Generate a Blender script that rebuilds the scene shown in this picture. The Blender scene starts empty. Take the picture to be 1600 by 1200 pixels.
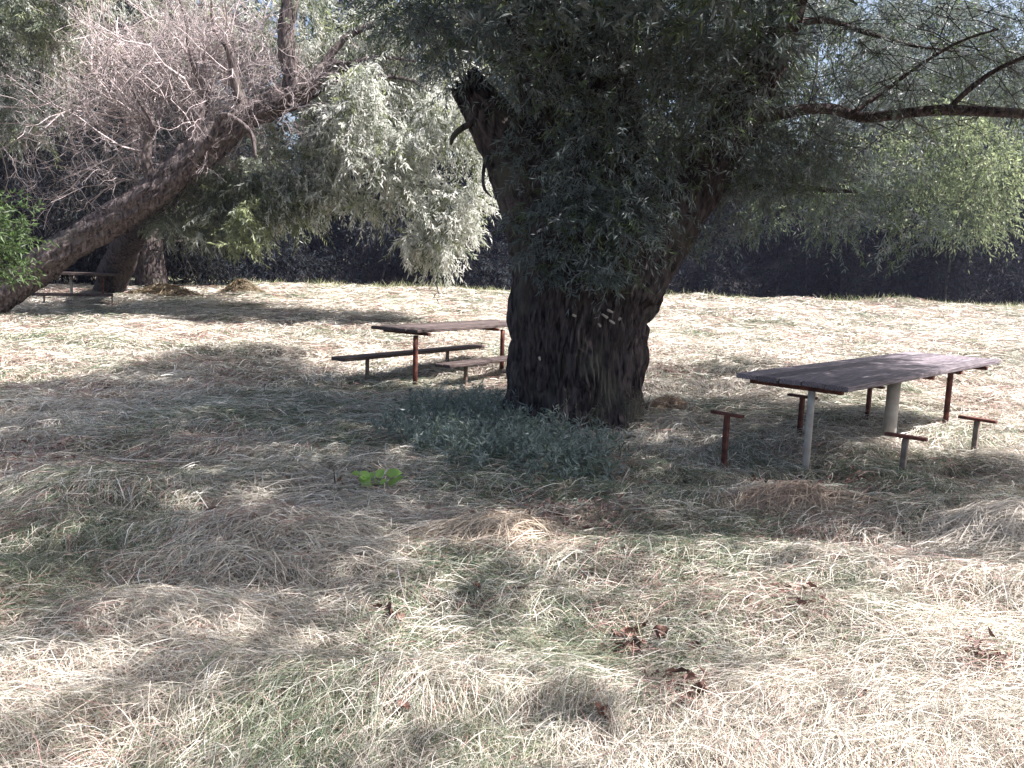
import bpy, math, random
import numpy as np
from mathutils import Matrix, Vector

# ------------------------------------------------------------------ camera, world, sun
sc = bpy.context.scene
COL = sc.collection
F = 1250.0                      # focal length in pixels of a 1600 px wide picture
PITCH = math.atan((600 - 422) / F)
ROLL = math.radians(1.8)
EYE = np.array([0.0, 0.0, 1.6])
ROT = Matrix.Rotation(math.pi / 2 - PITCH, 3, 'X') @ Matrix.Rotation(ROLL, 3, 'Z')
RN = np.array(ROT)
cd = bpy.data.cameras.new('camera')
cam = bpy.data.objects.new('camera', cd)
COL.objects.link(cam)
cam.matrix_world = Matrix.Translation(EYE) @ ROT.to_4x4()
cd.sensor_width = 36.0
cd.lens = 36.0 * F / 1600
cd.clip_start = 0.05
cd.clip_end = 2000
sc.camera = cam

SUN_EL, SUN_AZ = math.radians(53), math.radians(95)      # azimuth from +Y towards +X
w = bpy.data.worlds.new('World')
sc.world = w
w.use_nodes = True
nt = w.node_tree
sky = nt.nodes.new('ShaderNodeTexSky')
sky.sky_type = 'NISHITA'
sky.sun_disc = False
sky.sun_elevation = SUN_EL
sky.sun_rotation = SUN_AZ
sky.air_density = 1.0
sky.dust_density = 4.0
bg = nt.nodes['Background']
bg.inputs['Strength'].default_value = 0.077
nt.links.new(sky.outputs['Color'], bg.inputs['Color'])
sd = bpy.data.lights.new('sun', 'SUN')
sd.energy = 5.0
sd.angle = math.radians(0.53)
sd.color = (1.0, 0.945, 0.955)
sun = bpy.data.objects.new('sun', sd)
COL.objects.link(sun)
SUNV = np.array([math.cos(SUN_EL) * math.sin(SUN_AZ), math.cos(SUN_EL) * math.cos(SUN_AZ), math.sin(SUN_EL)])
sun.rotation_euler = Vector(SUNV).to_track_quat('Z', 'Y').to_euler()
sun.location = (20, 12, 30)
sc.view_settings.view_transform = 'Standard'
sc.view_settings.look = 'None'
sc.view_settings.exposure = 1.7
sc.view_settings.gamma = 1
sc.render.engine = 'CYCLES'
sc.cycles.max_bounces = 6
sc.cycles.diffuse_bounces = 3
sc.cycles.glossy_bounces = 2
sc.cycles.transmission_bounces = 4
sc.cycles.use_denoising = True
sc.cycles.caustics_reflective = False
sc.cycles.caustics_refractive = False

rng = np.random.default_rng(7)
random.seed(7)


# ------------------------------------------------------------------ measuring helpers
def ray(px, py):
    px = np.asarray(px, float); py = np.asarray(py, float)
    d = np.stack([(px - 800) / F, -(py - 600) / F, -np.ones_like(px)], -1)
    return d @ RN.T


def at_height(px, py, h=0.0):
    d = ray(px, py)
    t = (h - EYE[2]) / d[..., 2]
    return EYE + d * t[..., None]


def at_depth(px, py, Y):
    d = ray(px, py)
    t = np.asarray(Y, float) / d[..., 1]
    return EYE + d * t[..., None]


def project(P):
    q = (np.asarray(P) - EYE) @ RN
    z = np.where(-q[..., 2] > 0.05, -q[..., 2], 0.05)
    return 800 + F * q[..., 0] / z, 600 - F * q[..., 1] / z


def hash2(ix, iy, seed):
    h = (ix.astype(np.int64) * 374761393 + iy.astype(np.int64) * 668265263 + seed * 974634777) & 0xffffffff
    h = ((h ^ (h >> 13)) * 1274126177) & 0xffffffff
    return ((h ^ (h >> 16)) & 0xffff) / 65535.0


def vnoise(x, y, seed=0):
    x = np.asarray(x, float); y = np.asarray(y, float)
    ix = np.floor(x); iy = np.floor(y)
    fx = x - ix; fy = y - iy
    fx = fx * fx * (3 - 2 * fx); fy = fy * fy * (3 - 2 * fy)
    a = hash2(ix, iy, seed); b = hash2(ix + 1, iy, seed)
    c = hash2(ix, iy + 1, seed); d = hash2(ix + 1, iy + 1, seed)
    return (a * (1 - fx) + b * fx) * (1 - fy) + (c * (1 - fx) + d * fx) * fy      # 0..1


def fbm(x, y, seed=0, n=3):
    s = 0; a = 1; tot = 0
    for i in range(n):
        s = s + a * vnoise(x * 2 ** i, y * 2 ** i, seed + 17 * i); tot += a; a *= .5
    return s / tot


def smooth(a, b, x):
    t = np.clip((x - a) / (b - a), 0, 1)
    return t * t * (3 - 2 * t)


BANK = 30.0                     # where the meadow breaks off to the river
HUMPS = []                      # x, y, rx, ry, height


def ground_z(x, y):
    x = np.asarray(x, float); y = np.asarray(y, float)
    edge = BANK + 1.2 * (vnoise(x * .25, x * 0 + 3.3, 5) - .5)
    near = .75 * smooth(9, 30, y)
    near = near + (fbm(x * .5, y * .5, 1) - .5) * .17 * smooth(60, 20, y)
    near = near + (vnoise(x * 1.7, y * 1.7, 9) - .5) * .06 + (np.abs(fbm(x * .8 + y * .35, y * 2.1 - x * .3, 19, 2) - .5) * -.26 + .05) * smooth(26, 10, y)
    for hx, hy, rx, ry, hh in HUMPS:
        near = near + hh * np.exp(-((x - hx) / rx) ** 2 - ((y - hy) / ry) ** 2)
    river = -1.5
    far = -1.9 + 3.4 * smooth(40.5, 47, y) + 5 * smooth(60, 160, y)
    d = smooth(0, 4.5, y - edge)
    return np.where(y < 37, near * (1 - d) + (-1.9) * d, far)


def on_ground(px, py):
    p = at_height(px, py, 0.0)
    for _ in range(8):
        p = at_height_v(px, py, ground_z(p[..., 0], p[..., 1]))
    return p


def at_height_v(px, py, h):
    d = ray(px, py)
    t = (h - EYE[2]) / d[..., 2]
    return EYE + d * t[..., None]


HUMPS += [(6.2, 27.5, 1.5, .8, .2), (9.5, 28, 1.2, .8, .15), (13.5, 28, 1.6, .8, .28), (-3, 27, 2, .8, .15), (1.5, 28, 1.4, .8, .15), (-1.2, 10.9, 2.3, 1.7, -.13), (3.85, 7.9, .8, .6, -.09), (2.37, 6.4, .5, .5, -.10)]
for px, py, rx, ry, hh in [(1250, 805, .45, .18, .08), (775, 850, .5, .25, .07), (640, 890, .7, .3, .05), (330, 590, .9, .5, .12),
                           (1480, 830, .7, .3, .10), (150, 790, .6, .3, .1), (380, 860, .5, .25, .1), (180, 1010, .5, .2, .09),
                           (600, 1090, .5, .18, .09), (1230, 900, .6, .2, .07), (980, 900, .5, .2, .07), (1560, 640, .5, .3, .1)]:
    p = at_height(px, py, 0.0)
    HUMPS.append((float(p[0]), float(p[1]), rx, ry, hh))


def in_poly(x, y, poly):
    x = np.asarray(x); y = np.asarray(y)
    inside = np.zeros(x.shape, bool)
    n = len(poly)
    for i in range(n):
        x1, y1 = poly[i]; x2, y2 = poly[(i + 1) % n]
        c = ((y1 > y) != (y2 > y)) & (x < (x2 - x1) * (y - y1) / ((y2 - y1) if y2 != y1 else 1e-9) + x1)
        inside ^= c
    return inside


def sample_poly(poly, n):
    poly = np.array(poly, float)
    lo, hi = poly.min(0), poly.max(0)
    out = np.zeros((0, 2))
    while len(out) < n:
        q = rng.uniform(lo, hi, (n * 2, 2))
        out = np.concatenate([out, q[in_poly(q[:, 0], q[:, 1], poly)]])
    return out[:n]


def norm(v):
    return v / np.maximum(np.linalg.norm(v, axis=-1, keepdims=True), 1e-9)


def rand_unit(n):
    return norm(rng.normal(size=(n, 3)))


# ------------------------------------------------------------------ object helpers
def tag(o, label=None, cat=None, group=None, kind=None):
    if label: o['label'] = label
    if cat: o['category'] = cat
    if group: o['group'] = group
    if kind: o['kind'] = kind
    return o


def empty(name, loc=(0, 0, 0), rz=0.0):
    o = bpy.data.objects.new(name, None)
    o.location = loc; o.rotation_euler = (0, 0, rz)
    o.empty_display_size = .2
    COL.objects.link(o)
    return o


def mesh_np(name, V, faces, mat, parent=None, col=None, smooth_shade=False, at=None):
    """faces: list of (m,k) integer arrays. Vertices are world coordinates; moved into the parent's frame (no rotation) or round `at`."""
    V = np.asarray(V, np.float64)
    off = np.zeros(3)
    if parent is not None: off = np.array(parent.location)
    elif at is not None: off = np.array(at, float)
    me = bpy.data.meshes.new(name)
    me.vertices.add(len(V))
    me.vertices.foreach_set('co', (V - off).astype(np.float32).ravel())
    loops = np.concatenate([f.ravel() for f in faces]).astype(np.int32)
    sizes = np.concatenate([np.full(len(f), f.shape[1], np.int32) for f in faces])
    starts = np.concatenate([[0], np.cumsum(sizes)[:-1]]).astype(np.int32)
    me.loops.add(len(loops)); me.loops.foreach_set('vertex_index', loops)
    me.polygons.add(len(sizes))
    me.polygons.foreach_set('loop_start', starts)
    me.polygons.foreach_set('loop_total', sizes)
    me.polygons.foreach_set('use_smooth', np.full(len(sizes), smooth_shade))
    if col is not None:
        a = me.color_attributes.new('Col', 'FLOAT_COLOR', 'POINT')
        c = np.ones((len(V), 4), np.float32); c[:, :3] = col
        a.data.foreach_set('color', c.ravel())
    me.update(calc_edges=True)
    me.validate()
    me.materials.append(mat)
    o = bpy.data.objects.new(name, me)
    COL.objects.link(o)
    if parent is not None: o.parent = parent
    elif at is not None: o.location = off
    return o


class Acc:
    """collects triangles/quads with colours"""
    def __init__(s): s.V = []; s.F = {}; s.C = []; s.n = 0
    def add(s, V, faces, col=None):
        V = np.asarray(V, float)
        s.V.append(V)
        for f in (faces if isinstance(faces, list) else [faces]):
            s.F.setdefault(f.shape[1], []).append(np.asarray(f) + s.n)
        if col is not None:
            s.C.append(np.broadcast_to(np.asarray(col, float), (len(V), 3)))
        s.n += len(V)
        return s
    def build(s, name, mat, parent=None, smooth_shade=False, at=None):
        return mesh_np(name, np.concatenate(s.V), [np.concatenate(f) for f in s.F.values()], mat, parent,
                       np.concatenate(s.C) if s.C else None, smooth_shade, at)


def box_np(c, sx, sy, sz, rot=None, bev=.004):
    """chamfered box about c with full sizes; rot 3x3"""
    import bmesh
    bm = bmesh.new()
    bmesh.ops.create_cube(bm, size=1)
    for v in bm.verts: v.co = (v.co.x * sx, v.co.y * sy, v.co.z * sz)
    if bev: bmesh.ops.bevel(bm, geom=bm.edges[:], offset=min(bev, .45 * min(sx, sy, sz)), segments=1, affect='EDGES')
    bmesh.ops.triangulate(bm, faces=bm.faces[:])
    V = np.array([v.co[:] for v in bm.verts]); Fc = np.array([[v.index for v in f.verts] for f in bm.faces])
    bm.free()
    if rot is not None: V = V @ np.asarray(rot).T
    return V + np.asarray(c, float), Fc


def spline(pts, n):
    """Catmull-Rom through rows of pts (any columns)"""
    P = np.asarray(pts, float)
    P = np.concatenate([[2 * P[0] - P[1]], P, [2 * P[-1] - P[-2]]])
    m = len(P) - 3
    t = np.linspace(0, m - 1e-6, n)
    i = t.astype(int); f = (t - i)[:, None]
    a, b, c, d = P[i], P[i + 1], P[i + 2], P[i + 3]
    return .5 * (2 * b + (c - a) * f + (2 * a - 5 * b + 4 * c - d) * f ** 2 + (3 * b - a - 3 * c + d) * f ** 3)


def tube(pts, rad, n_len=40, n_rad=24, ridge=.0, lobes=None, seed=0, cap=True, rough=.0):
    """bark-covered limb: centre line pts, radii rad; ridge = depth of the bark's furrows relative to radius"""
    S = spline(np.column_stack([pts, rad]), n_len)
    C, R = S[:, :3], np.maximum(S[:, 3], .001)
    T = norm(np.gradient(C, axis=0))
    ref = np.array([0.0, 1.0, 0.0]) if abs(T[:, 1]).max() < .95 else np.array([1.0, 0, 0])
    U = norm(np.cross(T, ref)); W = np.cross(T, U)
    ang = np.linspace(0, 2 * np.pi, n_rad, endpoint=False)
    A, K = np.meshgrid(ang, np.arange(n_len))
    arc = np.concatenate([[0], np.cumsum(np.linalg.norm(np.diff(C, axis=0), axis=1))])[K]
    r = R[K].copy()
    if lobes is not None: r = r * lobes(A, arc)
    if ridge:
        circ = np.maximum(6, np.round(2 * np.pi * R.mean() / .055))
        u = A / (2 * np.pi) * circ
        u = u + .6 * (vnoise(np.cos(A) * 3 + 7, arc * 2.2 + np.sin(A) * 3, seed) - .5) * 2 + .5 * (vnoise(u * .5, arc * 7, seed + 5) - .5)
        f = np.abs(np.sin(np.pi * u)) ** .7 * (.25 + 1.3 * vnoise(np.floor(u) * 3.1, arc * 4, seed + 3)) * (.6 + .8 * fbm(np.cos(A) * 4 + 9, arc * 6 + np.sin(A) * 4, seed + 6, 2))
        r = r + ridge * R.mean() * (f - .6)
        r = r + R.mean() * rough * (vnoise(np.cos(A) * 2 + arc * 1.3, np.sin(A) * 2 + arc * .9, seed + 8) - .5)
    V = C[K] + (U[K] * np.cos(A)[..., None] + W[K] * np.sin(A)[..., None]) * r[..., None]
    V = V.reshape(-1, 3)
    i, j = np.meshgrid(np.arange(n_len - 1), np.arange(n_rad), indexing='ij')
    j2 = (j + 1) % n_rad
    Q = np.stack([i * n_rad + j, i * n_rad + j2, (i + 1) * n_rad + j2, (i + 1) * n_rad + j], -1).reshape(-1, 4)
    faces = [Q]
    if cap:
        V = np.concatenate([V, C[-1:] + T[-1:] * R[-1] * .15, C[:1]])
        a = (n_len - 1) * n_rad + np.arange(n_rad); b = (n_len - 1) * n_rad + (np.arange(n_rad) + 1) % n_rad
        faces.append(np.stack([a, b, np.full(n_rad, n_len * n_rad)], -1))
        faces.append(np.stack([(np.arange(n_rad) + 1) % n_rad, np.arange(n_rad), np.full(n_rad, n_len * n_rad + 1)], -1))
    return V, faces


def px_tube(rows, **k):
    """rows: px, py, depth, radius in photo pixels"""
    a = np.array(rows, float)
    P = at_depth(a[:, 0], a[:, 1], a[:, 2])
    return tube(P, a[:, 3] * a[:, 2] / F, **k)


# ------------------------------------------------------------------ materials
def mat_new(name):
    m = bpy.data.materials.new(name); m.use_nodes = True
    n = m.node_tree.nodes; l = m.node_tree.links
    return m, n, l, n['Principled BSDF'], n['Material Output']


def leaf_material(name, rough=.5, trans=.35, spec=.35):
    m, n, l, p, out = mat_new(name)
    a = n.new('ShaderNodeAttribute'); a.attribute_name = 'Col'
    l.new(a.outputs['Color'], p.inputs['Base Color'])
    p.inputs['Roughness'].default_value = rough
    p.inputs['Specular IOR Level'].default_value = spec
    tr = n.new('ShaderNodeBsdfTranslucent')
    hs = n.new('ShaderNodeHueSaturation'); hs.inputs['Saturation'].default_value = 1.15; hs.inputs['Value'].default_value = 1.3
    l.new(a.outputs['Color'], hs.inputs['Color']); l.new(hs.outputs['Color'], tr.inputs['Color'])
    mx = n.new('ShaderNodeMixShader'); mx.inputs[0].default_value = trans
    l.new(p.outputs[0], mx.inputs[1]); l.new(tr.outputs[0], mx.inputs[2]); l.new(mx.outputs[0], out.inputs['Surface'])
    return m


def bark_material(name, c1, c2, c3, scale=9.0, bump=.6):
    m, n, l, p, out = mat_new(name)
    tc = n.new('ShaderNodeTexCoord')
    mp = n.new('ShaderNodeMapping'); mp.inputs['Scale'].default_value = (1, 1, .28)
    l.new(tc.outputs['Object'], mp.inputs['Vector'])
    n1 = n.new('ShaderNodeTexNoise'); n1.inputs['Scale'].default_value = scale * 2.2; n1.inputs['Detail'].default_value = 8
    n1.inputs['Distortion'].default_value = .6
    l.new(mp.outputs[0], n1.inputs['Vector'])
    n2 = n.new('ShaderNodeTexNoise'); n2.inputs['Scale'].default_value = 2.2; n2.inputs['Detail'].default_value = 5
    l.new(tc.outputs['Object'], n2.inputs['Vector'])
    cr = n.new('ShaderNodeValToRGB')
    cr.color_ramp.elements[0].position = .35; cr.color_ramp.elements[0].color = (*c1, 1)
    cr.color_ramp.elements[1].position = .68; cr.color_ramp.elements[1].color = (*c2, 1)
    l.new(n1.outputs['Fac'], cr.inputs[0])
    mx = n.new('ShaderNodeMixRGB'); mx.inputs[2].default_value = (*c3, 1)
    c2r = n.new('ShaderNodeValToRGB'); c2r.color_ramp.elements[0].position = .52; c2r.color_ramp.elements[1].position = .7
    l.new(n2.outputs['Fac'], c2r.inputs[0]); l.new(c2r.outputs[0], mx.inputs[0])
    l.new(cr.outputs[0], mx.inputs[1]); l.new(mx.outputs[0], p.inputs['Base Color'])
    b = n.new('ShaderNodeBump'); b.inputs['Strength'].default_value = bump; b.inputs['Distance'].default_value = .03
    l.new(n1.outputs['Fac'], b.inputs['Height']); l.new(b.outputs[0], p.inputs['Normal'])
    p.inputs['Roughness'].default_value = .9; p.inputs['Specular IOR Level'].default_value = .15
    return m


def attr_material(name, rough=.7, spec=.3):
    m, n, l, p, out = mat_new(name)
    a = n.new('ShaderNodeAttribute'); a.attribute_name = 'Col'
    l.new(a.outputs['Color'], p.inputs['Base Color'])
    p.inputs['Roughness'].default_value = rough; p.inputs['Specular IOR Level'].default_value = spec
    return m


def noisy_material(name, c1, c2, scale, rough=.8, stretch=(1, 1, 1), bump=.2, spec=.25, c3=None, detail=6):
    m, n, l, p, out = mat_new(name)
    tc = n.new('ShaderNodeTexCoord'); mp = n.new('ShaderNodeMapping'); mp.inputs['Scale'].default_value = stretch
    l.new(tc.outputs['Object'], mp.inputs['Vector'])
    n1 = n.new('ShaderNodeTexNoise'); n1.inputs['Scale'].default_value = scale; n1.inputs['Detail'].default_value = detail
    l.new(mp.outputs[0], n1.inputs['Vector'])
    cr = n.new('ShaderNodeValToRGB')
    cr.color_ramp.elements[0].position = .35; cr.color_ramp.elements[0].color = (*c1, 1)
    cr.color_ramp.elements[1].position = .65; cr.color_ramp.elements[1].color = (*c2, 1)
    if c3:
        e = cr.color_ramp.elements.new(.5); e.color = (*c3, 1)
    l.new(n1.outputs['Fac'], cr.inputs[0]); l.new(cr.outputs[0], p.inputs['Base Color'])
    b = n.new('ShaderNodeBump'); b.inputs['Strength'].default_value = bump; b.inputs['Distance'].default_value = .01
    l.new(n1.outputs['Fac'], b.inputs['Height']); l.new(b.outputs[0], p.inputs['Normal'])
    p.inputs['Roughness'].default_value = rough; p.inputs['Specular IOR Level'].default_value = spec
    return m


M_LEAF = leaf_material('willow_leaf', .42, .4, .45)
M_DARK = leaf_material('dull_shaded_leaf', .8, .15, .08)  # leaf for the foliage whose shade is put into its colour
M_PALE = leaf_material('pale_willow_leaf', .42, .42, .45)
M_BUSH = leaf_material('broad_leaf', .5, .4, .35)
M_HAY = leaf_material('hay_straw', .55, .15, .35)
M_BARK = bark_material('dark_bark', (.014, .011, .012), (.13, .105, .10), (.105, .10, .08), bump=1.0)
M_BARK2 = bark_material('brown_bark', (.028, .022, .021), (.20, .165, .155), (.12, .105, .09), scale=8, bump=1.0)
M_TWIG = attr_material('dead_twig', .75, .25)
M_TOP = noisy_material('weathered_planks', (.10, .083, .093), (.29, .255, .27), 7, .75, (1, 14, 14), .35, c3=(.165, .14, .15))
M_TOPD = noisy_material('dark_weathered_shaded_planks', (.04, .03, .028), (.13, .10, .09), 6, .8, (1, 12, 12), .4)
M_RUST = noisy_material('rusty_steel', (.055, .022, .016), (.17, .06, .04), 14, .7, bump=.3, c3=(.10, .035, .026))
M_GREY = noisy_material('peeling_grey_paint', (.28, .26, .23), (.40, .385, .35), 9, .55, bump=.15, c3=(.33, .31, .28))
M_PIPE = noisy_material('faded_brown_paint', (.10, .07, .055), (.24, .20, .17), 11, .65, bump=.2)
M_SOIL = noisy_material('soil_and_straw', (.035, .026, .018), (.15, .115, .08), 26, .95, bump=.8, c3=(.075, .058, .04), detail=10)


# ------------------------------------------------------------------ ground, river
def ground():
    xs = np.concatenate([np.linspace(-400, -36, 24), np.linspace(-34, 34, 270), np.linspace(36, 400, 24)])
    ys = np.concatenate([np.linspace(-40, -1, 14), np.linspace(-.5, 12, 120), np.linspace(12.2, 62, 150), np.linspace(65, 600, 40)])
    X, Y = np.meshgrid(xs, ys)
    Z = ground_z(X, Y)
    V = np.stack([X, Y, Z], -1).reshape(-1, 3)
    nx = len(xs)
    i, j = np.meshgrid(np.arange(len(ys) - 1), np.arange(nx - 1), indexing='ij')
    Q = np.stack([i * nx + j, i * nx + j + 1, (i + 1) * nx + j + 1, (i + 1) * nx + j], -1).reshape(-1, 4)
    o = mesh_np('ground', V, [Q], M_SOIL, smooth_shade=True)
    tag(o, kind='structure')


ground()
M_FARBANK = noisy_material('dark_bank_earth', (.012, .011, .011), (.04, .033, .03), 3, .95, bump=.4)  # near-black sheet laid over the far slope
xs_ = np.linspace(-120, 120, 160); ys_ = np.linspace(39, 75, 40)
GX, GY = np.meshgrid(xs_, ys_); GZ = ground_z(GX, GY) + .03 + .12 * (fbm(GX * .6, GY * .6, 4) - .2)
i, j = np.meshgrid(np.arange(39), np.arange(159), indexing='ij')
tag(mesh_np('far_bank', np.stack([GX, GY, GZ], -1).reshape(-1, 3), [np.stack([i * 160 + j, i * 160 + j + 1, (i + 1) * 160 + j + 1, (i + 1) * 160 + j], -1).reshape(-1, 4)], M_FARBANK, smooth_shade=True), kind='structure')
m, n, l, p, out = mat_new('river_water')
p.inputs['Base Color'].default_value = (.018, .024, .022, 1); p.inputs['Roughness'].default_value = .12
tn = n.new('ShaderNodeTexNoise'); tn.inputs['Scale'].default_value = 1.6; tn.inputs['Detail'].default_value = 4
tcw = n.new('ShaderNodeTexCoord'); l.new(tcw.outputs['Object'], tn.inputs['Vector'])
bp = n.new('ShaderNodeBump'); bp.inputs['Strength'].default_value = .25; bp.inputs['Distance'].default_value = .1
l.new(tn.outputs['Fac'], bp.inputs['Height']); l.new(bp.outputs[0], p.inputs['Normal'])
o = mesh_np('river', [(-400, 33.2, -1.5), (400, 33.2, -1.5), (400, 43.5, -1.5), (-400, 43.5, -1.5)], [np.array([[0, 1, 2, 3]])], m)
tag(o, kind='structure')


# ------------------------------------------------------------------ foliage
def mix_cols(cols, weights, n):
    cols = np.array(cols, float); w_ = np.array(weights, float)
    i = rng.choice(len(cols), n, p=w_ / w_.sum())
    return cols[i]


def leaves_np(P, D, Nrm, ll, lw, col, curl=.15):
    """one kinked lance-shaped leaf per row"""
    n = len(P)
    S = norm(np.cross(D, Nrm)); Nn = np.cross(S, D)
    ll = np.broadcast_to(ll, (n,))[:, None]; lw = np.broadcast_to(lw, (n,))[:, None]
    mid = P + D * ll * .42
    tip = P + D * ll - Nn * ll * curl
    V = np.stack([P, mid + S * lw * .5 + Nn * lw * .2, tip, mid - S * lw * .5 + Nn * lw * .2], 1).reshape(-1, 3)
    k = np.arange(n)[:, None] * 4
    Fc = np.concatenate([k + np.array([0, 1, 2]), k + np.array([0, 2, 3])])
    return V, Fc, np.repeat(col, 4, 0)


def sprays(acc, O, D, L, nleaf, ll, lw, droop, cols, weights, splay=.8, hang=.3, stem=(.05, .04, .03), stem_w=.003, vary=.25):
    """shoots with leaves along them: O, D arrays of n starting points and directions"""
    n = len(O)
    L = np.broadcast_to(L, (n,))
    t = (np.arange(nleaf) + rng.uniform(.2, .9, (n, nleaf))) / nleaf
    s = (t * L[:, None])[..., None]
    down = np.array([0, 0, -1.0])
    P = O[:, None] + D[:, None] * s + down * droop * s ** 2
    T = norm(D[:, None] + down * 2 * droop * s)
    Q = rng.normal(size=(n, nleaf, 3)); Q = norm(Q - (Q * T).sum(-1, keepdims=True) * T)
    sp = splay * rng.uniform(.5, 1.3, (n, nleaf, 1))
    LD = norm(T * (1 - .4 * sp) + Q * sp + down * hang)
    NR = norm(rng.normal(size=(n, nleaf, 3)) + np.array([0, 0, .8]))
    base = mix_cols(cols, weights, n)                         # one tint a shoot
    c = base[:, None] * (1 + vary * rng.normal(size=(n, nleaf, 1)))
    c = np.clip(c, .008, .8)
    V, Fc, C = leaves_np(P.reshape(-1, 3), LD.reshape(-1, 3), NR.reshape(-1, 3),
                         ll * rng.uniform(.6, 1.25, n * nleaf), lw * rng.uniform(.7, 1.2, n * nleaf), c.reshape(-1, 3))
    acc.add(V, Fc, C)
    if stem_w:
        k = np.array([0, .5, 1.0])
        s = (k[None] * L[:, None])[..., None]
        P = O[:, None] + D[:, None] * s + down * droop * s ** 2
        side = norm(np.cross(D, rand_unit(n)))[:, None] * stem_w * np.array([1, .7, .3])[None, :, None]
        V = np.stack([P - side, P + side], 2).reshape(-1, 3)
        b = np.arange(n)[:, None] * 6
        Fq = np.concatenate([b + np.array([0, 1, 3, 2]), b + np.array([2, 3, 5, 4])])
        acc.add(V, Fq, np.array(stem))


def twig_tree(acc, starts, dirs, lens, rads, col, depth=3, kids=5, spread=.7, up=.1, seg=5, crook=.22, shrink=.55):
    """branching bare twigs as three sided tubes, grown level by level"""
    O, D, L, R = starts, dirs, lens, rads
    for lev in range(depth):
        n = len(O)
        pts = [O]; d = D
        for k in range(seg):
            d = norm(d + rng.normal(size=(n, 3)) * crook + np.array([0, 0, up]))
            pts.append(pts[-1] + d * (L / seg)[:, None])
        P = np.stack(pts, 1)                                  # n, seg+1, 3
        T = norm(np.gradient(P, axis=1))
        U = norm(np.cross(T, np.array([.3, .9, .2]))); W = np.cross(T, U)
        rr = R[:, None] * np.linspace(1, .45, seg + 1)[None]
        ang = np.array([0, 2.094, 4.189])
        V = P[:, :, None] + (U[:, :, None] * np.cos(ang)[:, None] + W[:, :, None] * np.sin(ang)[:, None]) * rr[..., None, None]
        V = V.reshape(-1, 3)
        per = (seg + 1) * 3
        fs = []
        for k in range(seg):
            for a in range(3):
                b = (a + 1) % 3
                fs.append([k * 3 + a, k * 3 + b, k * 3 + 3 + b, k * 3 + 3 + a])
        Fq = (np.arange(n)[:, None, None] * per + np.array(fs)[None]).reshape(-1, 4)
        cc = np.array(col)[None] * rng.uniform(.65, 1.25, (n, 1))
        acc.add(V, Fq, np.repeat(cc, per, 0))
        if lev == depth - 1: break
        k = kids[lev] if isinstance(kids, (list, tuple)) else kids
        tt = rng.uniform(.25, 1.0, (n, k)); fi = tt * seg; ii = np.minimum(fi.astype(int), seg - 1); ff = (fi - ii)[..., None]
        ar = np.arange(n)[:, None]
        NO = P[ar, ii] * (1 - ff) + P[ar, ii + 1] * ff
        ND = norm(T[ar, ii] + spread * rng.normal(size=(n, k, 3)))
        NL = (L[:, None] * shrink * rng.uniform(.6, 1.3, (n, k)))
        NR = R[:, None] * np.linspace(1, .45, seg + 1)[ii] * .62
        O, D, L, R = NO.reshape(-1, 3), ND.reshape(-1, 3), NL.ravel(), NR.ravel()


WILLOW = [(.14, .175, .165), (.185, .22, .21), (.235, .26, .255), (.115, .155, .08)]
WILLOW_W = [3, 3, 2, 2]

# ------------------------------------------------------------------ the big willow
TY = 8.75
big = empty('willow_tree', tuple(at_height(905, 655, 0.0) * np.array([1, 0, 0]) + np.array([0, TY, 0])))
tag(big, 'massive dark old willow with forked stout trunk beside the two picnic tables', 'tree')


def butt(A, arc):
    flare = np.exp(-np.maximum(arc - .25, 0) / .22)
    return 1 + flare * (.10 + .13 * np.cos(A * 5 + .7) + .09 * np.cos(A * 8 + 2)) + .06 * np.cos(A * 3 + 1 + arc) + .04 * np.cos(A * 7 + arc * 2)


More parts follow.
